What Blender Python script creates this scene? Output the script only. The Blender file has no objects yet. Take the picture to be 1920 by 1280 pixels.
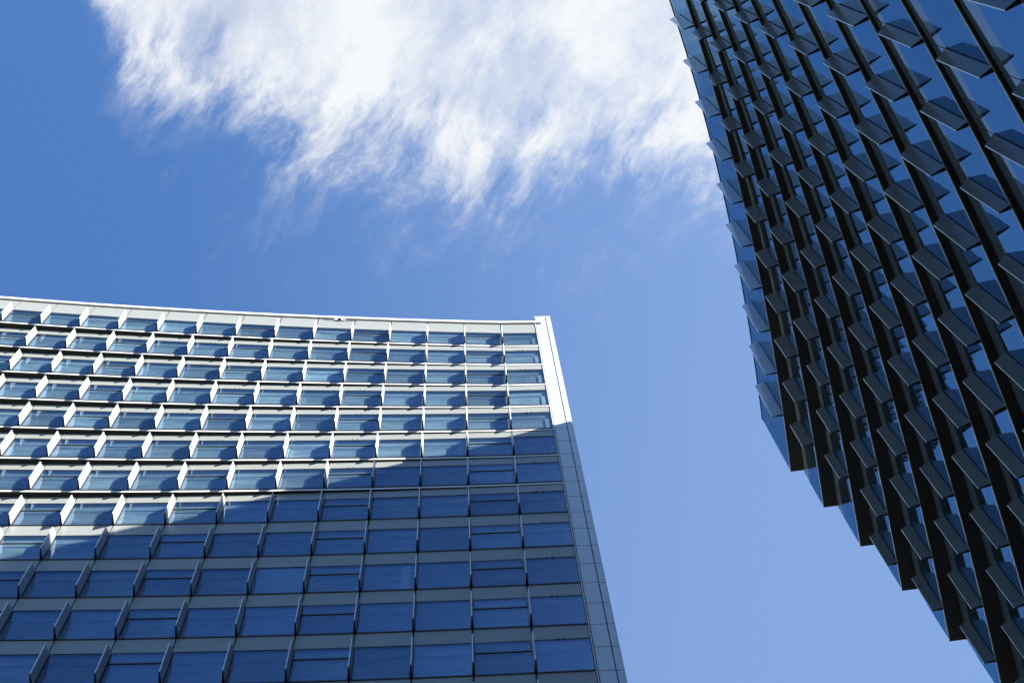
import bpy, math, random
from mathutils import Matrix, Vector
random.seed(7)
R = math.radians
S = bpy.context.scene

# ------------------------------------------------------------------ camera
cam = bpy.data.cameras.new('camera'); cam.lens = 70.0; cam.sensor_width = 36.0
cam.clip_start = 0.1; cam.clip_end = 8000
co = bpy.data.objects.new('camera', cam); S.collection.objects.link(co)
EYE = 1.6
M3 = Matrix(((0.99246, 0.12257, 0.0), (0.11901, -0.96366, -0.23915), (-0.02931, 0.23735, -0.97098)))
q = M3.to_quaternion()
co.matrix_world = Matrix.Translation((0, 0, EYE)) @ q.to_matrix().to_4x4()
S.camera = co

# ------------------------------------------------------------------ sun and sky
SUN_DIR = Vector((1.955, -1.0, 1.57)).normalized()       # towards the sun
SUN_EL = math.asin(SUN_DIR.z)
sun = bpy.data.lights.new('sun', 'SUN'); sun.energy = 5.0; sun.angle = R(0.55); sun.color = (1.0, 0.955, 0.88)
so = bpy.data.objects.new('sun', sun); S.collection.objects.link(so)
so.rotation_euler = SUN_DIR.to_track_quat('Z', 'Y').to_euler()
so.location = (60, -40, 90)

W = bpy.data.worlds.new("World"); S.world = W; W.use_nodes = True
nt = W.node_tree; nt.nodes.clear()
def N(t, typ, **kw):
    n = t.nodes.new(typ)
    for k, v in kw.items():
        if k.startswith('i_'): n.inputs[k[2:].replace('_', ' ')].default_value = v
        elif k.startswith('n_'): n.inputs[int(k[2:])].default_value = v
        else: setattr(n, k, v)
    return n
def L(t, a, b): t.links.new(a, b)
def mth(t, op, a, b=None, c=None, clamp=False):
    n = t.nodes.new('ShaderNodeMath'); n.operation = op; n.use_clamp = clamp
    for i, v in enumerate((a, b, c)):
        if v is None: continue
        if isinstance(v, (int, float)): n.inputs[i].default_value = v
        else: t.links.new(v, n.inputs[i])
    return n.outputs[0]
sky = N(nt, 'ShaderNodeTexSky', sky_type='NISHITA', sun_disc=False)
sky.sun_elevation = SUN_EL
sky.sun_rotation = math.atan2(SUN_DIR.x, SUN_DIR.y)
sky.air_density = 1.0; sky.dust_density = 0.05; sky.ozone_density = 2.5; sky.altitude = 50
SKY_STRENGTH = 0.05
tc = N(nt, 'ShaderNodeTexCoord')
sep = N(nt, 'ShaderNodeSeparateXYZ'); L(nt, tc.outputs['Generated'], sep.inputs[0])
zc = mth(nt, 'MAXIMUM', sep.outputs[2], 0.05)
px = mth(nt, 'DIVIDE', sep.outputs[0], zc); py = mth(nt, 'DIVIDE', sep.outputs[1], zc)
cp = N(nt, 'ShaderNodeCombineXYZ'); L(nt, px, cp.inputs[0]); L(nt, py, cp.inputs[1])
# lower edge of the cloud bank in the plane of the cloud layer
crv = N(nt, 'ShaderNodeFloatCurve')
X0, X1, Y0, Y1 = -0.4, 0.6, -0.6, 0.4
pts = [(-0.4, -0.6), (-0.30, -0.4), (-0.205, -0.10), (-0.188, 0.035), (-0.175, 0.076), (-0.152, 0.098), (-0.128, 0.112),
       (-0.095, 0.134), (-0.058, 0.145), (-0.032, 0.153), (0.0, 0.160), (0.048, 0.162), (0.088, 0.166),
       (0.112, 0.174), (0.16, 0.19), (0.30, 0.12), (0.45, -0.2), (0.6, -0.6)]
cm = crv.mapping; c0 = cm.curves[0]
for i, (a, b) in enumerate(pts):
    u = (a - X0) / (X1 - X0); v = (b - Y0) / (Y1 - Y0)
    if i == 0: c0.points[0].location = (u, v)
    elif i == len(pts) - 1: c0.points[-1].location = (u, v)
    else: c0.points.new(u, v)
cm.update()
L(nt, mth(nt, 'DIVIDE', mth(nt, 'SUBTRACT', px, X0), X1 - X0), crv.inputs['Value'])
edge = mth(nt, 'ADD', mth(nt, 'MULTIPLY', crv.outputs[0], Y1 - Y0), Y0)
d = mth(nt, 'MINIMUM', mth(nt, 'SUBTRACT', edge, py), mth(nt, 'MULTIPLY', mth(nt, 'ADD', py, 0.13), 0.7))
# domain warp, then two scales of stretched fibrous noise
nw = N(nt, 'ShaderNodeTexNoise', i_Scale=14.0, i_Detail=5.0, i_Roughness=0.55); L(nt, cp.outputs[0], nw.inputs['Vector'])
wv = N(nt, 'ShaderNodeVectorMath', operation='MULTIPLY_ADD'); L(nt, nw.outputs['Color'], wv.inputs[0])
wv.inputs[1].default_value = (0.035, 0.035, 0.0); L(nt, cp.outputs[0], wv.inputs[2])
def fib(rot, sx, sy, scale, det, rough):
    mp = N(nt, 'ShaderNodeMapping', vector_type='TEXTURE'); mp.inputs['Rotation'].default_value = (0, 0, rot); mp.inputs['Scale'].default_value = (1 / sx, 1 / sy, 1); mp.inputs['Location'].default_value = (0.37, 0.23, 0)
    L(nt, wv.outputs[0], mp.inputs[0])
    n = N(nt, 'ShaderNodeTexNoise', i_Scale=scale, i_Detail=det, i_Roughness=rough); L(nt, mp.outputs[0], n.inputs['Vector'])
    return n.outputs['Fac']
f1 = fib(R(30), 1.0, 0.50, 20.0, 13.0, 0.66)
f2 = fib(R(42), 1.0, 0.38, 72.0, 9.0, 0.70)
f3 = fib(R(20), 1.0, 0.7, 11.0, 6.0, 0.55)
fs = mth(nt, 'ADD', mth(nt, 'MULTIPLY', mth(nt, 'SUBTRACT', f1, 0.5), 0.098), mth(nt, 'MULTIPLY', mth(nt, 'SUBTRACT', f2, 0.5), 0.085))
dd = mth(nt, 'ADD', d, fs)
body = N(nt, 'ShaderNodeMapRange', interpolation_type='SMOOTHSTEP'); L(nt, dd, body.inputs[0])
body.inputs[1].default_value = -0.02; body.inputs[2].default_value = 0.04
veil = N(nt, 'ShaderNodeMapRange', interpolation_type='SMOOTHSTEP'); L(nt, mth(nt, 'ADD', d, mth(nt, 'MULTIPLY', fs, 2.4)), veil.inputs[0])
veil.inputs[1].default_value = -0.06; veil.inputs[2].default_value = 0.06
thin = N(nt, 'ShaderNodeMapRange', interpolation_type='SMOOTHSTEP'); L(nt, mth(nt, 'ADD', mth(nt, 'ADD', f3, mth(nt, 'MULTIPLY', mth(nt, 'SUBTRACT', f1, 0.5), 0.8)), mth(nt, 'MULTIPLY', mth(nt, 'SUBTRACT', f2, 0.5), 0.35)), thin.inputs[0])
thin.inputs[1].default_value = 0.32; thin.inputs[2].default_value = 0.66; thin.inputs[3].default_value = 0.55; thin.inputs[4].default_value = 1.0
def hole(cx, cy, rx, ry, amt):
    ux = mth(nt, 'DIVIDE', mth(nt, 'SUBTRACT', px, cx), rx); uy = mth(nt, 'DIVIDE', mth(nt, 'SUBTRACT', py, cy), ry)
    r2 = mth(nt, 'ADD', mth(nt, 'ADD', mth(nt, 'MULTIPLY', ux, ux), mth(nt, 'MULTIPLY', uy, uy)), mth(nt, 'MULTIPLY', mth(nt, 'SUBTRACT', f1, 0.5), 6.0))
    m = N(nt, 'ShaderNodeMapRange', interpolation_type='SMOOTHSTEP'); L(nt, r2, m.inputs[0])
    m.inputs[1].default_value = 0.0; m.inputs[2].default_value = 1.6; m.inputs[3].default_value = 1 - amt; m.inputs[4].default_value = 1.0
    return m.outputs[0]
hol = mth(nt, 'MULTIPLY', mth(nt, 'MULTIPLY', hole(-0.138, 0.078, 0.014, 0.018, 0.45), hole(0.035, 0.118, 0.05, 0.022, 0.35)), hole(0.0, 0.062, 0.03, 0.03, 0.25))
bodyh = mth(nt, 'MULTIPLY', body.outputs[0], hol)
dens = mth(nt, 'ADD', mth(nt, 'MULTIPLY', mth(nt, 'MULTIPLY', bodyh, thin.outputs[0]), 0.85), mth(nt, 'MULTIPLY', veil.outputs[0], 0.17), clamp=True)
mix = N(nt, 'ShaderNodeMix', data_type='RGBA')
tintn = N(nt, 'ShaderNodeVectorMath', operation='MULTIPLY'); L(nt, sky.outputs[0], tintn.inputs[0]); tintn.inputs[1].default_value = (0.70, 1.0, 1.30)
# thin high haze that thickens towards the brighter side of the sky
hz = mth(nt, 'ADD', mth(nt, 'MULTIPLY', px, 0.62), mth(nt, 'MULTIPLY', py, 0.16))
hzr = N(nt, 'ShaderNodeMapRange', interpolation_type='SMOOTHSTEP'); L(nt, hz, hzr.inputs[0])
hzr.inputs[1].default_value = -0.10; hzr.inputs[2].default_value = 0.15; hzr.inputs[3].default_value = 0.0; hzr.inputs[4].default_value = 0.36
hmix = N(nt, 'ShaderNodeMix', data_type='RGBA'); rr = mth(nt, 'ADD', mth(nt, 'MULTIPLY', px, px), mth(nt, 'MULTIPLY', py, py))
hf = N(nt, 'ShaderNodeMapRange', interpolation_type='SMOOTHSTEP'); L(nt, rr, hf.inputs[0])
hf.inputs[1].default_value = 0.35; hf.inputs[2].default_value = 1.2; hf.inputs[3].default_value = 1.0; hf.inputs[4].default_value = 0.0
L(nt, mth(nt, 'MULTIPLY', hzr.outputs[0], hf.outputs[0]), hmix.inputs[0]); L(nt, tintn.outputs[0], hmix.inputs[6])
hmix.inputs[7].default_value = (0.115 / SKY_STRENGTH, 0.155 / SKY_STRENGTH, 0.226 / SKY_STRENGTH, 1)
L(nt, dens, mix.inputs[0]); L(nt, hmix.outputs[2], mix.inputs[6])
CL = 0.225 / SKY_STRENGTH
mix.inputs[7].default_value = (CL * 0.955, CL * 0.985, CL * 1.02, 1)
bg = N(nt, 'ShaderNodeBackground'); bg.inputs['Strength'].default_value = SKY_STRENGTH
L(nt, mix.outputs[2], bg.inputs[0])
wo = N(nt, 'ShaderNodeOutputWorld'); L(nt, bg.outputs[0], wo.inputs[0])

S.view_settings.view_transform = 'Standard'; S.view_settings.look = 'None'
S.view_settings.exposure = 2.1; S.view_settings.gamma = 1.0; S.view_settings.use_curve_mapping = False
S.render.engine = 'CYCLES'
S.cycles.max_bounces = 10; S.cycles.glossy_bounces = 6; S.cycles.transparent_max_bounces = 12
S.cycles.caustics_reflective = False; S.cycles.caustics_refractive = False

# ------------------------------------------------------------------ materials
def mat(name):
    m = bpy.data.materials.new(name); m.use_nodes = True
    t = m.node_tree; b = t.nodes['Principled BSDF']
    return m, t, b
def simple(name, col, rough=0.5, metal=0.0, spec=0.5, coat=0.0, noise=0.0, nscale=0.6, stretch=(1, 1, 1)):
    m, t, b = mat(name)
    b.inputs['Roughness'].default_value = rough; b.inputs['Metallic'].default_value = metal
    b.inputs['Specular IOR Level'].default_value = spec; b.inputs['Coat Weight'].default_value = coat
    b.inputs['Coat Roughness'].default_value = 0.04
    b.inputs['Base Color'].default_value = (*col, 1)
    if noise:
        g = N(t, 'ShaderNodeNewGeometry')
        mp = N(t, 'ShaderNodeMapping'); mp.inputs['Scale'].default_value = stretch; L(t, g.outputs['Position'], mp.inputs[0])
        n = N(t, 'ShaderNodeTexNoise', i_Scale=nscale, i_Detail=6.0, i_Roughness=0.6); L(t, mp.outputs[0], n.inputs['Vector'])
        mr = N(t, 'ShaderNodeMapRange'); L(t, n.outputs['Fac'], mr.inputs[0])
        mr.inputs[1].default_value = 0.3; mr.inputs[2].default_value = 0.7
        mr.inputs[3].default_value = 1 - noise; mr.inputs[4].default_value = 1 + noise
        vm = N(t, 'ShaderNodeVectorMath', operation='SCALE'); vm.inputs[0].default_value = col
        L(t, mr.outputs[0], vm.inputs['Scale']); L(t, vm.outputs[0], b.inputs['Base Color'])
        mr2 = N(t, 'ShaderNodeMapRange'); L(t, n.outputs['Fac'], mr2.inputs[0])
        mr2.inputs[1].default_value = 0.3; mr2.inputs[2].default_value = 0.7
        mr2.inputs[3].default_value = max(rough - 0.06, 0.02); mr2.inputs[4].default_value = rough + 0.08
        L(t, mr2.outputs[0], b.inputs['Roughness'])
    return m

def glass(name, tint, transp, diff, wav=0.0006, var=0.16, rough=0.012, streak=0.0):
    """Coated facade glass: tinted mirror + what is seen through it + a little dust."""
    m, t, b = mat(name); t.nodes.remove(b)
    out = [n for n in t.nodes if n.type == 'OUTPUT_MATERIAL'][0]
    g = N(t, 'ShaderNodeNewGeometry'); oi = N(t, 'ShaderNodeObjectInfo')
    n = N(t, 'ShaderNodeTexNoise', i_Scale=0.55, i_Detail=3.0); L(t, g.outputs['Position'], n.inputs['Vector'])
    bp = N(t, 'ShaderNodeBump', i_Strength=1.0, i_Distance=wav * 10); L(t, n.outputs['Fac'], bp.inputs['Height'])
    sc = mth(t, 'ADD', 1 - var, mth(t, 'MULTIPLY', oi.outputs['Random'], 2 * var))
    n2 = N(t, 'ShaderNodeTexNoise', i_Scale=1.6, i_Detail=5.0)
    mp = N(t, 'ShaderNodeMapping'); mp.inputs['Scale'].default_value = (0.5, 0.5, 2.2); L(t, g.outputs['Position'], mp.inputs[0]); L(t, mp.outputs[0], n2.inputs['Vector'])
    sc = mth(t, 'MULTIPLY', sc, mth(t, 'ADD', 0.93, mth(t, 'MULTIPLY', n2.outputs['Fac'], 0.14)))
    col = N(t, 'ShaderNodeVectorMath', operation='SCALE'); col.inputs[0].default_value = tint; L(t, sc, col.inputs['Scale'])
    gl = N(t, 'ShaderNodeBsdfGlossy'); gl.inputs['Roughness'].default_value = rough
    L(t, col.outputs[0], gl.inputs['Color']); L(t, bp.outputs[0], gl.inputs['Normal'])
    df = N(t, 'ShaderNodeBsdfDiffuse'); df.inputs['Color'].default_value = (*diff, 1)
    tr = N(t, 'ShaderNodeBsdfTransparent'); tcol = N(t, 'ShaderNodeVectorMath', operation='SCALE'); tcol.inputs[0].default_value = (transp * 0.86, transp * 0.95, transp * 0.98)
    r2 = mth(t, 'FRACT', mth(t, 'MULTIPLY', oi.outputs['Random'], 7.31))
    L(t, mth(t, 'ADD', 0.86, mth(t, 'MULTIPLY', r2, 0.20)), tcol.inputs['Scale']); L(t, tcol.outputs[0], tr.inputs['Color'])
    a1 = N(t, 'ShaderNodeAddShader'); a2 = N(t, 'ShaderNodeAddShader')
    L(t, gl.outputs[0], a1.inputs[0]); L(t, df.outputs[0], a1.inputs[1])
    L(t, a1.outputs[0], a2.inputs[0]); L(t, tr.outputs[0], a2.inputs[1])
    L(t, a2.outputs[0], out.inputs[0])
    return m

M_white = simple('white_enamel_panel', (0.70, 0.715, 0.70), 0.22, spec=0.5, coat=0.25, noise=0.03, nscale=0.4)
M_span = simple('glazed_spandrel', (0.225, 0.232, 0.210), 0.40, spec=0.15, coat=0.2)
M_fin = simple('white_fin_metal', (0.40, 0.41, 0.45), 0.35, spec=0.3)
M_finedge = simple('fin_front_edge', (0.65, 0.68, 0.72), 0.35)  # lighter than the fin sides: sky reflection put into the colour
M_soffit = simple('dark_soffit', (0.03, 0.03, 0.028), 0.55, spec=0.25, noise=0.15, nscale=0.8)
M_black = simple('black_gasket_and_fin_shade', (0.012, 0.013, 0.016), 0.5, spec=0.3)  # gaskets and seals; also painted shade on the fin undersides
M_frame = simple('black_frame_metal', (0.02, 0.022, 0.026), 0.35, spec=0.4)
M_pylon = simple('pale_metal_cladding', (0.42, 0.45, 0.47), 0.26, spec=0.5, coat=0.3)
M_coping = simple('white_coping', (0.55, 0.55, 0.54), 0.4, spec=0.3)
M_glassL = glass('blue_window_glass', (0.095, 0.118, 0.165), 0.60, (0.004, 0.008, 0.012))
M_glassV = glass('vent_window_glass', (0.105, 0.13, 0.18), 0.60, (0.004, 0.008, 0.012))
M_curtain = simple('pale_curtain', (0.85, 0.87, 0.84), 0.8, noise=0.08, nscale=4.0, stretch=(6, 6, 0.2))
# interior seen behind the left tower's glass: blinds, with faint horizontal banding
def interior_mat():
    m, t, b = mat('interior_blinds'); b.inputs['Roughness'].default_value = 0.8
    g = N(t, 'ShaderNodeNewGeometry')
    mp = N(t, 'ShaderNodeMapping'); mp.inputs['Scale'].default_value = (0.5, 0.5, 2.2); L(t, g.outputs['Position'], mp.inputs[0])
    n = N(t, 'ShaderNodeTexNoise', i_Scale=1.5, i_Detail=5.0, i_Roughness=0.6); L(t, mp.outputs[0], n.inputs['Vector'])
    cr = N(t, 'ShaderNodeValToRGB'); L(t, n.outputs['Fac'], cr.inputs[0])
    cr.color_ramp.elements[0].position = 0.36; cr.color_ramp.elements[0].color = (0.36, 0.42, 0.42, 1)
    cr.color_ramp.elements[1].position = 0.68; cr.color_ramp.elements[1].color = (0.76, 0.82, 0.77, 1)
    L(t, cr.outputs[0], b.inputs['Base Color'])
    return m
M_inside = interior_mat()
M_glassR = glass('dark_blue_facade_glass', (0.17, 0.32, 0.45), 0.0, (0.014, 0.017, 0.019), var=0.06)
M_spanR = glass('grey_back_painted_glass', (0.34, 0.36, 0.37), 0.0, (0.065, 0.070, 0.066), var=0.03)
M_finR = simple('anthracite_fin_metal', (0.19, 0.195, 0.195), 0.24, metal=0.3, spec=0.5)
M_finT = simple('pale_top_fin', (0.34, 0.39, 0.43), 0.2, spec=0.6, coat=0.4)  # top storey's fins, a paler colour than those below
M_edge = simple('anodised_edge_trim', (0.40, 0.385, 0.30), 0.35, metal=0.3)
M_edgeF = simple('fin_edge_highlight', (0.80, 0.82, 0.86), 0.3, metal=0.1)  # bright front edge: sky highlight painted in as a light colour
M_soffR = simple('black_soffit_panel', (0.035, 0.034, 0.031), 0.5, spec=0.3, noise=0.2, nscale=0.8)
M_body = simple('tower_core', (0.12, 0.12, 0.12), 0.8)
M_cam = simple('white_camera_housing', (0.75, 0.76, 0.77), 0.35)
M_lens = simple('black_camera_dome', (0.01, 0.01, 0.012), 0.1, spec=0.6)

# ------------------------------------------------------------------ mesh helpers
class MB:
    def __init__(s): s.v = []; s.f = []; s.m = []
    def add(s, vs, fs, mi=0):
        o = len(s.v); s.v += [tuple(x) for x in vs]
        for f in fs: s.f.append(tuple(o + i for i in f)); s.m.append(mi)
    def box(s, O, ux, uy, uz, mi=0):
        """O corner; ux,uy,uz edge vectors"""
        O = Vector(O); ux = Vector(ux); uy = Vector(uy); uz = Vector(uz)
        v = [O, O + ux, O + ux + uy, O + uy, O + uz, O + ux + uz, O + ux + uy + uz, O + uy + uz]
        s.add(v, [(0, 3, 2, 1), (4, 5, 6, 7), (0, 1, 5, 4), (1, 2, 6, 5), (2, 3, 7, 6), (3, 0, 4, 7)], mi)
    def prism(s, poly, z0, z1, mi=0, mb=None, mt=None):
        n = len(poly)
        v = [(x, y, z0) for x, y in poly] + [(x, y, z1) for x, y in poly]
        s.add(v, [tuple(range(n - 1, -1, -1))], mi if mb is None else mb)
        s.add(v, [tuple(range(n, 2 * n))], mi if mt is None else mt)
        s.add(v, [(i, (i + 1) % n, n + (i + 1) % n, n + i) for i in range(n)], mi)
    def build(s, name, mats, parent=None, kind=None):
        me = bpy.data.meshes.new(name); me.from_pydata(s.v, [], s.f)
        for m in (mats if isinstance(mats, (list, tuple)) else [mats]): me.materials.append(m)
        for p, mi in zip(me.polygons, s.m): p.material_index = mi
        me.validate(); me.update()
        import bmesh
        bm = bmesh.new(); bm.from_mesh(me); bmesh.ops.remove_doubles(bm, verts=bm.verts, dist=1e-6) if False else None
        bmesh.ops.recalc_face_normals(bm, faces=bm.faces); bm.to_mesh(me); bm.free()
        o = bpy.data.objects.new(name, me); S.collection.objects.link(o)
        if parent: o.parent = parent
        if kind: o['kind'] = kind
        return o
def empty(name, loc=(0, 0, 0)):
    o = bpy.data.objects.new(name, None); o.location = loc; S.collection.objects.link(o); o.empty_display_size = 1
    return o
def P3(p, z): return Vector((p[0], p[1], z))

# ------------------------------------------------------------------ ground
mg, t, b = mat('asphalt_and_paving'); b.inputs['Roughness'].default_value = 0.85
n = N(t, 'ShaderNodeTexNoise', i_Scale=0.4, i_Detail=8.0); g = N(t, 'ShaderNodeNewGeometry'); L(t, g.outputs['Position'], n.inputs['Vector'])
cr = N(t, 'ShaderNodeValToRGB'); L(t, n.outputs['Fac'], cr.inputs[0])
cr.color_ramp.elements[0].color = (0.022, 0.022, 0.023, 1); cr.color_ramp.elements[1].color = (0.045, 0.045, 0.044, 1)
L(t, cr.outputs[0], b.inputs['Base Color'])
gm = MB(); gm.add([(-3000, -3000, 0), (3000, -3000, 0), (3000, 3000, 0), (-3000, 3000, 0)], [(0, 1, 2, 3)])
go = gm.build('ground', mg, kind='structure')

# ================================================================== LEFT TOWER (pale hotel block)
H = 3.0; Z0 = 26.983; DL = 0.0805
def ylow(x): return -0.00453 * x * x + 0.08172 * x + 6.4653
def sig(x): return max(0.0, 0.0012 - 0.0093 * x) if x < 0.129 else 0.0
def yL(k, x): return ylow(x) - max(0, 8 - k) * sig(x)
def FL(k, x):  # plan point in metres
    return Vector((x * H, yL(k, x) * H))
xs = {3: -5.198, 4: -4.69, 5: -4.177, 6: -3.663, 7: -3.152, 8: -2.646, 9: -2.143, 10: -1.641, 11: -1.14, 12: -0.639, 13: -0.135, 14: 0.349}
for c in range(2, -5, -1): xs[c] = xs[c + 1] - 0.5045
def zL(u): return (Z0 - u) * H + EYE            # level in storeys below the roof reference
hotel = empty('pale_tower', (-6, 22, 0))
hotel['label'] = 'pale curved tower with blue windows and thin white fins, its lower floors in shade'
hotel['category'] = 'tower block'
hotel.location = (0, 0, 0)

CFIRST, CLAST = -3, 14
ccols = list(range(CFIRST, CLAST + 1))
DF = 0.122 * H       # fin depth
def unit(a, b):
    d = (b - a); d.normalize(); return d
def frontline(k, off=0.0, xa=-9.0, xb=0.36, nseg=None):
    """polyline of the storey's face from left to right, moved off metres outward"""
    X = [xa, -8.1] + [xs[c] for c in ccols] + ([xb] if xb > 0.35 else [])
    out = []
    for i, x in enumerate(X):
        p = FL(k, x); e = 0.01
        tdir = unit(FL(k, x - e), FL(k, x + e)); n = Vector((tdir.y, -tdir.x))
        out.append(p + n * off)
    return out

rnd = random.Random(5)
for k in range(1, 15):
    top = k - 1 if k > 1 else None
    zb = zL(k) - (DL * H if k <= 7 else 0)                 # bottom of this storey's mass
    zwin_b = zL(k)
    z_ft = zL(k - 0.705)                                   # window head
    if k == 1: z_top = zL(0) + 0.30 * H
    else: z_top = zL(k - 1) - (DL * H if k - 1 <= 7 else 0)
    # --- structural slab with soffit and fascia
    mb = MB()
    fl = frontline(k, -0.095); back = [Vector((1.05, 19.9)), Vector((1.05, 36)), Vector((-27, 36))]
    mb.prism([tuple(p) for p in fl] + [(1.06, 34.0), (-27.0, 34.0)], zwin_b + 0.02, z_top + 0.01 - (0.06 if k == 1 else 0), 0, mb=0)
    # floor slab / soffit that reaches the face
    fo = frontline(k, 0.012); fi = frontline(k, -0.9)
    mb.prism([tuple(p) for p in fo] + [tuple(p) for p in reversed(fi)], zb + 0.004, zwin_b - 0.015, 1)
    st = mb.build('storey', [M_inside, M_soffit], hotel)
    # --- fascia strip (upper storeys: step edge)
    if k <= 7:
        fb = MB()
        a = frontline(k, 0.0125, xb=0.372); b2 = frontline(k, 0.016, xb=0.372)
        fb.prism([tuple(p) for p in b2] + [tuple(p) for p in reversed(a)], zb, zb + 0.145, 0)
        fb.build('fascia', M_coping, st)
    # --- dark gasket line under the windows
    gb = MB(); a = frontline(k, -0.05); b2 = frontline(k, 0.022)
    gb.prism([tuple(p) for p in b2] + [tuple(p) for p in reversed(a)], zwin_b - 0.014, zwin_b + 0.045, 0)
    gb.build('sill', M_black, st)
    # --- spandrel panels (a row of panels with open joints)
    sp = MB()
    zs_t = z_top - 0.004 if k > 1 else zL(0) + 0.235 * H
    X = [xs[c] for c in ccols]
    for i in range(len(X) - 1):
        p, r = FL(k, X[i]), FL(k, X[i + 1]); tdir = unit(p, r); n = Vector((tdir.y, -tdir.x))
        p2 = p + tdir * 0.018; r2 = r - tdir * 0.018
        sp.box(P3(p2, z_ft), P3(r2 - p2, 0), P3(-n * 0.05, 0), (0, 0, zs_t - z_ft))
    p = FL(k, -9.0); r = FL(k, X[0]) ; tdir = unit(p, r); n = Vector((tdir.y, -tdir.x))
    sp.box(P3(p, zwin_b), P3(r - p, 0), P3(-n * 0.05, 0), (0, 0, zs_t - zwin_b))
    sp.build('spandrel_panels', M_span, st)
    # joint backing, dark
    jb = MB(); a = frontline(k, -0.09, xb=0.349); b2 = frontline(k, -0.055, xb=0.349)
    jb.prism([tuple(v) for v in b2] + [tuple(v) for v in reversed(a)], z_ft, zs_t, 0)
    jb.build('joint_backing', M_frame, st)
    # --- windows
    for i, c in enumerate(ccols[:-1]):
        p, r = FL(k, xs[c]), FL(k, xs[c + 1]); tdir = unit(p, r); n = Vector((tdir.y, -tdir.x)); w = (r - p).length
        vent = (c % 3 == 0) and c < 13
        wb = MB()
        z0g = zwin_b + 0.045; z1g = z_ft - 0.03
        def pane(u0, u1, za, zb_, rec, mi, th=0.02):
            O = p + tdir * u0 - n * rec
            wb.box(P3(O, za), P3(tdir * (u1 - u0), 0), P3(-n * th, 0), (0, 0, zb_ - za), mi)
        if vent:
            zt = zL(k - 0.48); fr = 0.045
            pane(0.03, w - 0.03, z0g, zt - 0.032, 0.012, 0)
            pane(0.03 + fr, w - 0.03 - fr, zt + 0.03, z1g - 0.03, 0.0, 2)
            # frame of the vent
            for (u0, u1, za, zb_) in ((0.03, w - 0.03, zt - 0.032, zt + 0.03), (0.03, w - 0.03, z1g - 0.03, z1g + 0.02),
                                      (0.03, 0.03 + fr, zt + 0.03, z1g - 0.03), (w - 0.03 - fr, w - 0.03, zt + 0.03, z1g - 0.03)):
                pane(u0, u1, za, zb_, -0.006, 1, 0.03)
        else:
            pane(0.03, w - 0.03, z0g, z1g, 0.012, 0)
        # head gasket and side gaskets
        pane(0.03, w - 0.03, z1g + 0.002 if not vent else z1g + 0.022, z_ft - 0.003, 0.004, 1)
        pane(0.0, 0.028, z0g, z_ft - 0.003, 0.006, 1); pane(w - 0.028, w, z0g, z_ft - 0.003, 0.006, 1)
        if not vent:   # slim transom behind the glass
            pane(0.03, w - 0.03, zL(k - 0.475) - 0.012, zL(k - 0.475) + 0.012, 0.04, 1, 0.02)
        wb.build('window', [M_glassL, M_frame, M_glassV], st)
        # curtains / columns showing inside
        spec = {5: [(0.90, 0.99, 0.72)], 7: [(0.90, 0.99, 0.55)], 8: [(0.02, 0.07, 0.6), (0.09, 0.15, 0.5)], 2: [(0.02, 0.08, 0.55)],
                11: [(0.95, 0.99, 0.95)], 13: [(0.84, 0.985, 0.62)], 10: []}.get(c, [])
        if k == 10 and c == 8: spec = [(0.02, 0.07, 0.9), (0.09, 0.97, 0.95)]
        elif c != 13 and rnd.random() < 0.13:
            a0 = rnd.choice((0.03, 0.72, 0.80)); spec = spec + [(a0, a0 + rnd.uniform(0.08, 0.17), rnd.uniform(0.5, 0.98))]
        if spec:
            cb = MB()
            for (a0, a1, hh) in spec:
                O = p + tdir * (a0 * w) - n * 0.04
                cb.box(P3(O, zwin_b + 0.05), P3(tdir * (a1 - a0) * w, 0), P3(-n * 0.045, 0), (0, 0, 0.7 * H * hh))
            cb.build('curtain', M_curtain, st)
    # --- fins
    for c in ccols[:-1]:
        if c == CFIRST: continue
        x = xs[c]; p = FL(k, x); e = 0.02
        tdir = unit(FL(k, x - e), FL(k, x + e)); n = Vector((tdir.y, -tdir.x))
        fbm = MB(); t0, t1 = 0.040, 0.013
        za = zwin_b + 0.012; zi = zL(k - 0.70); zo = zL(k - 0.605)
        pi, po = p + n * 0.024, p + n * DF
        v = [P3(pi - tdir * t0, za), P3(pi + tdir * t0, za), P3(po + tdir * t1, za), P3(po - tdir * t1, za),
             P3(pi - tdir * t0, zi), P3(pi + tdir * t0, zi), P3(po + tdir * t1, zo), P3(po - tdir * t1, zo)]
        fbm.add(v, [(4, 5, 6, 7), (0, 1, 5, 4), (1, 2, 6, 5), (3, 0, 4, 7)], 0)
        fbm.add(v, [(0, 3, 2, 1)], 2)  # underside coloured black to stand in for its shade
        fbm.add(v, [(2, 3, 7, 6)], 1)
        for sg in (-1, 1):                                  # dark seal where the fin meets the glass
            fbm.box(P3(pi + tdir * sg * t0, za), P3(tdir * sg * 0.004, 0), P3(n * 0.014, 0), (0, 0, zi - za), 2)
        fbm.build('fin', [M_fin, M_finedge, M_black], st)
    # --- pairs of small maintenance clips under the spandrels
    if k >= 2:
        for c in (13, 9 if k in (3, 4, 5, 6, 7) else 99, 5 if k in (2, 3, 5) else 99, 6 if k in (4, 6) else 99):
            if c == 99: continue
            p, r = FL(k, xs[c]), FL(k, xs[c + 1]); tdir = unit(p, r); n = Vector((tdir.y, -tdir.x)); w = (r - p).length
            cb = MB()
            for uu in (0.42, 0.53):
                cb.box(P3(p + tdir * (uu * w) + n * 0.001, z_ft - 0.02), P3(tdir * 0.022, 0), P3(n * 0.03, 0), (0, 0, 0.03))
            cb.build('clip', M_black, st)

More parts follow.
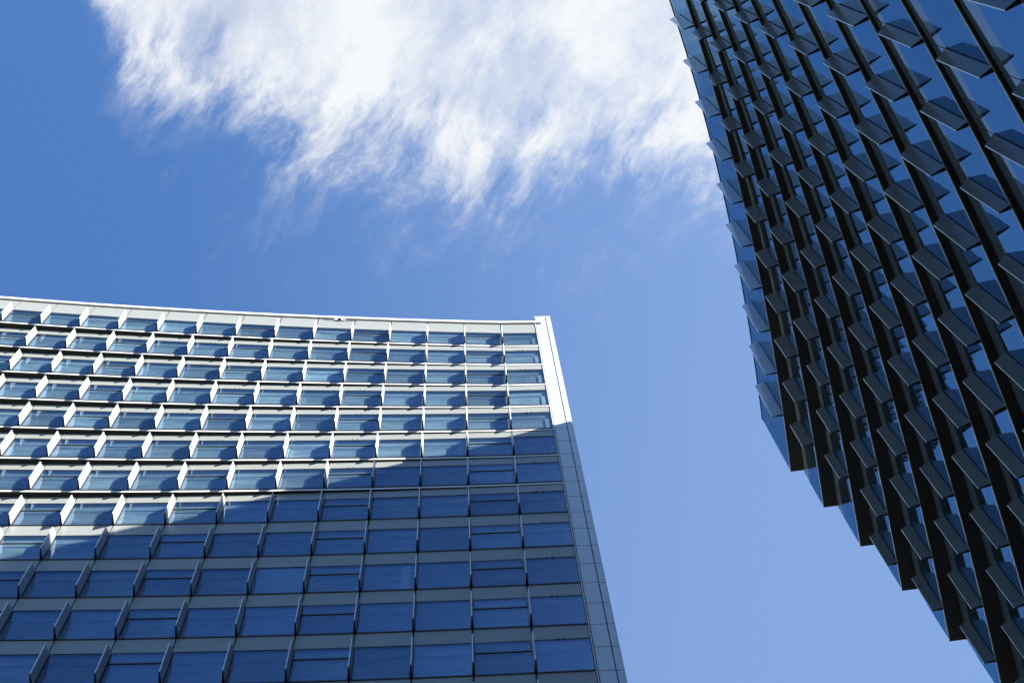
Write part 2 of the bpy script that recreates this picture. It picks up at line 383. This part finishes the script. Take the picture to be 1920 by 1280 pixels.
# coping along the roof edge
cb = MB(); a = frontline(1, 0.07, xb=0.44); b2 = frontline(1, -0.5, xb=0.44)
cb.prism([tuple(p) for p in a] + [tuple(p) for p in reversed(b2)], zL(0) + 0.236 * H, zL(0) + 0.335 * H, 0)
cb.build('roof_coping', M_coping, hotel)
rb = MB(); rb.prism([tuple(p) for p in frontline(1, -0.45)] + [(1.06, 34.0), (-27.0, 34.0)], zL(0) + 0.1, zL(0) + 0.22 * H, 0)
rb.build('roof', M_body, hotel)
# lower body
lb = MB(); lb.prism([tuple(p) for p in frontline(14, 0.0)] + [(1.06, 34.0), (-27.0, 34.0)], 0, zL(14) - 0.01, 0)
lb.build('lower_wall', M_span, hotel)
# end pylon with a grid of metal cassettes
py_ = empty('pylon', (0, 0, 0)); py_.parent = hotel
zt = zL(0) + 0.68 * H
A = Vector((0.368 * H, 6.497 * H)); B = Vector((0.573 * H, 6.517 * H)); td = unit(A, B); n = Vector((td.y, -td.x)); wp = (B - A).length
core = MB(); core.prism([tuple(A - n * 0.06), tuple(B - n * 0.06), tuple(B - n * 12), tuple(A - n * 12)], 0, zt - 0.1, 0)
core.build('pylon_core', M_frame, py_)
pc = MB(); split = wp * 0.70; gap = 0.017
zz = [zt - 0.16] + [zL(u * 0.5) for u in range(0, 54)] + [0]
for i in range(len(zz) - 1):
    z1, z0_ = zz[i] - gap, zz[i + 1] + gap
    for (u0, u1) in ((0.0, split - gap), (split + gap, wp)):
        dz = 0.0
        pc.box(P3(A + td * u0, z0_), P3(td * (u1 - u0), 0), P3(-n * 0.05, 0), (0, 0, z1 - z0_))
    pc.box(P3(B + td * 0.002 - n * 0.05, z0_), P3(td * 0.03, 0), P3(-n * 11.9, 0), (0, 0, z1 - z0_))
    pc.box(P3(A - td * 0.032 - n * 0.35, z0_), P3(td * 0.03, 0), P3(-n * 5.0, 0), (0, 0, z1 - z0_))
pc.build('pylon_cladding', M_pylon, py_)
pcap = MB(); pcap.box(P3(A - td * 0.03 + n * 0.012, zt - 0.15), P3(td * (wp + 0.06), 0), P3(-n * 12.1, 0), (0, 0, 0.17))
pcap.build('pylon_cap', M_coping, py_)
# slim white mullion between the last window and the pylon
for k in range(1, 15):
    pass
ml = MB()
for k in range(1, 15):
    p = FL(k, 0.349) ; tdir = unit(FL(k, 0.33), FL(k, 0.349)); n2 = Vector((tdir.y, -tdir.x))
    zb = zL(k); z_top = zL(k - 1) if k > 1 else zL(0) + 0.27 * H
    ml.box(P3(p + tdir * 0.004 + n2 * 0.03, zb), P3(tdir * 0.028, 0), P3(-n2 * 0.10, 0), (0, 0, z_top - zb))
ml.build('end_mullion', M_coping, hotel)

# ================================================================== RIGHT TOWER (dark, stepping glass)
HR = 3.855; ZR = 18.059; ZROOF = 18.77
def xR(k, y):
    yy = max(y, 0.55)
    def f(t): return 1.42691 + 0.3227 * t - 0.03278 * t * t + 0.00081 * t ** 3 + (k - 1) * (-0.00932 + 0.02155 * t)
    v = f(yy)
    if y < 0.55:
        s = (f(0.56) - f(0.55)) / 0.01
        v += s * (y - 0.55) + 0.02 * (y - 0.55) * abs(y - 0.55) * -1
    return v
YEND = [0, 5.717, 5.735, 5.745, 5.757, 5.77, 5.78, 5.79, 5.80, 5.81, 5.82, 5.83, 5.84, 5.85, 5.86, 5.87, 5.88, 5.89, 5.9, 5.9]
def FR(k, y): return Vector((xR(k, y) * HR, y * HR))
def zR(k): return (ZR - k) * HR + EYE
tower = empty('dark_tower', (0, 0, 0))
tower['label'] = 'dark glass tower whose floors step outward towards the sky, covered in grey angled fins'
tower['category'] = 'office tower'
PITCH = 0.3958
def finY(k):
    y = 5.575 - 0.0145 * (k - 1); res = [y]
    while y > -0.9:
        # step back by one pitch of arc length
        lo, hi = y - PITCH, y
        s = 0; yy = y
        for _ in range(20):
            a = FR(k, yy) / HR; b_ = FR(k, yy - PITCH / 20) / HR
            s += (a - b_).length; yy -= PITCH / 20
            if s >= PITCH: break
        yy = y - PITCH * (PITCH / ((FR(k, y) - FR(k, y - PITCH)).length / HR))
        res.append(yy); y = yy
    return res
def depthR(k, y):
    if k <= 2: return 0.098
    if k == 3: return 0.098 if y < 4.2 else 0.074
    if k <= 9: return 0.077
    return 0.058
KMAX = 13
for k in range(1, KMAX + 1):
    zb = zR(k); zt = zR(k - 1) if k > 1 else ZROOF * HR + EYE
    fy = finY(k); ye = YEND[k]
    ys = sorted([y for y in fy] + [ye] + [fy[-1] - 0.4, -2.0])
    line = [FR(k, y) for y in ys]
    # fine polyline
    mb = MB()
    inner = []
    for i, y in enumerate(ys):
        a = FR(k, y - 0.01); c_ = FR(k, y + 0.01); tdir = unit(a, c_); n = Vector((-tdir.y, tdir.x)); inner.append((FR(k, y) - n * 0.07, n, tdir))
    poly = [tuple(v[0]) for v in inner] + [(13 * HR * 0.6, ye * HR - 0.05), (13 * HR * 0.6, -2.0 * HR)]
    poly[len(inner) - 1] = (inner[-1][0].x, ye * HR - 0.05)
    mb.prism(poly, zb + 0.03, zt + (0.04 if k > 1 else -0.05), 0)
    # soffit plate, reaching the outer edge
    so_ = [tuple(v) for v in line] + [(line[-1].x + 3.0, ye * HR), (line[0].x + 3.0, line[0].y)]
    mb.prism(so_, zb + 0.012, zb + 0.028, 0)
    st = mb.build('storey', M_soffR, tower)
    # soffit joints: thin panels boundary line (slightly lower dark strips between panels)
    # edge trim
    tb = MB()
    o1 = [tuple(FR(k, y) + inner[i][1] * 0.022) for i, y in enumerate(ys)]
    i1 = [tuple(FR(k, y) + inner[i][1] * 0.002) for i, y in enumerate(ys)]
    tb.prism(o1 + list(reversed(i1)), zb - 0.004, zb + 0.075, 0)
    tb.build('edge_trim', M_edge, st)
    # spandrel strip at the head of the storey, and vision glass below
    frac = 0.30 if k > 1 else 0.0
    zsp = zt - 0.285 * HR if k > 1 else zb + 1.135 * HR
    spb = MB(); tr = MB()
    fys = sorted(fy)
    segs = []
    allY = [-2.0] + [y for y in fys if y > -1.9] + ([ye] if ye - fys[-1] > 0.02 else [])
    for i in range(len(allY) - 1):
        p, r = FR(k, allY[i]), FR(k, allY[i + 1]); tdir = unit(p, r); n = Vector((-tdir.y, tdir.x)); g_ = 0.010
        p2, r2 = p + tdir * g_, r - tdir * g_
        if i == len(allY) - 2: r2 = r
        if k > 1:
            spb.box(P3(p2 - n * 0.012, zsp + 0.012), P3(r2 - p2, 0), P3(-n * 0.03, 0), (0, 0, zt - 0.006 - zsp - 0.012))
        wb = MB(); wb.box(P3(p2, zb + 0.035), P3(r2 - p2, 0), P3(-n * 0.03, 0), (0, 0, zsp - 0.012 - zb - 0.035), 0)
        wb.build('window', M_glassR, st)
        if k == 1:
            wb = MB(); wb.box(P3(p2, zsp + 0.012), P3(r2 - p2, 0), P3(-n * 0.03, 0), (0, 0, zt - zsp - 0.03), 0)
            wb.build('parapet_glass', M_glassR, st)
    if k > 1: spb.build('spandrel_panels', M_spanR, st)
    else:
        rb = MB(); o2 = [tuple(FR(k, y) + inner[i][1] * 0.02) for i, y in enumerate(ys)]; i2 = [tuple(FR(k, y) - inner[i][1] * 0.08) for i, y in enumerate(ys)]
        rb.prism(o2 + list(reversed(i2)), zt - 0.03, zt + 0.05, 0); rb.build('roof_rail', M_frame, st)
    if k == 1:                                              # slim joints between the fins of the top storey
        jm = MB()
        for i in range(len(allY) - 1):
            ym = (allY[i] + allY[i + 1]) / 2; p = FR(k, ym); tdir = unit(FR(k, ym - .02), FR(k, ym + .02)); n = Vector((-tdir.y, tdir.x))
            jm.box(P3(p - tdir * 0.008 - n * 0.01, zb + 0.04), P3(tdir * 0.016, 0), P3(n * 0.014, 0), (0, 0, zt - zb - 0.1))
        jm.build('glazing_joint', M_frame, st)
    # fins
    for j, y in enumerate(fy):
        if y < -1.2: continue
        if j == 0 and k <= 3: continue
        if k >= 12 and y < 0.0: pass
        p = FR(k, y); a, c_ = FR(k, y - 0.02), FR(k, y + 0.02); tdir = unit(a, c_); n = Vector((-tdir.y, tdir.x))
        n = n + tdir * rnd.uniform(-0.012, 0.012); D = depthR(k, y) * HR * 1.07; t0, t1 = 0.040, 0.012
        za = zb + 0.02; zi = zb + (0.705 if k > 1 else 1.13) * HR; zo = zb + (0.65 if k > 1 else 1.07) * HR
        pi, po = p + n * 0.004, p + n * D
        fb = MB()
        v = [P3(pi - tdir * t0, za), P3(pi + tdir * t0, za), P3(po + tdir * t1, za), P3(po - tdir * t1, za),
             P3(pi - tdir * t0, zi), P3(pi + tdir * t0, zi), P3(po + tdir * t1, zo), P3(po - tdir * t1, zo)]
        fb.add(v, [(4, 5, 6, 7), (0, 1, 5, 4), (1, 2, 6, 5), (3, 0, 4, 7)], 0)
        fb.add(v, [(0, 3, 2, 1)], 2)  # bottom face: shade put into the colour as plain black
        fb.add(v, [(2, 3, 7, 6)], 1)
        for sg in (-1, 1):                                  # dark seal where the fin meets the glass
            fb.box(P3(p + tdir * sg * t0 + n * 0.004, za), P3(tdir * sg * 0.006, 0), P3(n * 0.013, 0), (0, 0, zi - za), 2)
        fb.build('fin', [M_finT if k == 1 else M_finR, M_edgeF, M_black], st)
lb = MB()
ysl = [-2.0, -1, 0, 1, 2, 3, 4, 5, 5.86]
lb.prism([tuple(FR(14, y)) for y in ysl] + [(13 * HR * 0.6, 5.86 * HR), (13 * HR * 0.6, -2 * HR)], 0, zR(KMAX) + 0.0, 0)
lb.build('lower_wall', M_spanR, tower)

# ================================================================== security camera on the left tower's parapet
x = -2.355
p = FL(1, x); tdir = unit(FL(1, x - .02), FL(1, x + .02)); n = Vector((tdir.y, -tdir.x)); zc_ = zL(0) + 0.165 * H
sc = empty('security_camera', P3(p, zc_))
sc['label'] = 'small white camera with black dome under the roof edge of the pale tower'; sc['category'] = 'camera'
def rel(v): return v - sc.location
cb = MB(); O = rel(P3(p + n * 0.004 - tdir * 0.22, zc_ - 0.05))
cb.box(O, P3(tdir * 0.17, 0), P3(n * 0.05, 0), (0, 0, 0.10)); O = rel(P3(p + n * 0.004 + tdir * 0.07, zc_ - 0.05))
cb.box(O, P3(tdir * 0.17, 0), P3(n * 0.05, 0), (0, 0, 0.10)); cb.box(rel(P3(p + n * 0.004 - tdir * 0.06, zc_ - 0.02)), P3(tdir * 0.13, 0), P3(n * 0.06, 0), (0, 0, 0.06))
cb.build('housing', M_cam, sc)
import bmesh
bm = bmesh.new(); bmesh.ops.create_uvsphere(bm, u_segments=20, v_segments=12, radius=0.06)
me = bpy.data.meshes.new('dome'); bm.to_mesh(me); bm.free(); me.materials.append(M_lens)
dm = bpy.data.objects.new('dome', me); S.collection.objects.link(dm); dm.parent = sc; dm.location = rel(P3(p + n * 0.075, zc_ - 0.03))
cw = MB(); a = rel(P3(FL(1, x - 0.22) + n * 0.006, zc_ - 0.045)); b3 = rel(P3(FL(1, x + 0.24) + n * 0.006, zc_ - 0.045))
cw.box(a, b3 - a, P3(n * 0.015, 0), (0, 0, 0.015)); cw.build('cable_conduit', M_frame, sc)
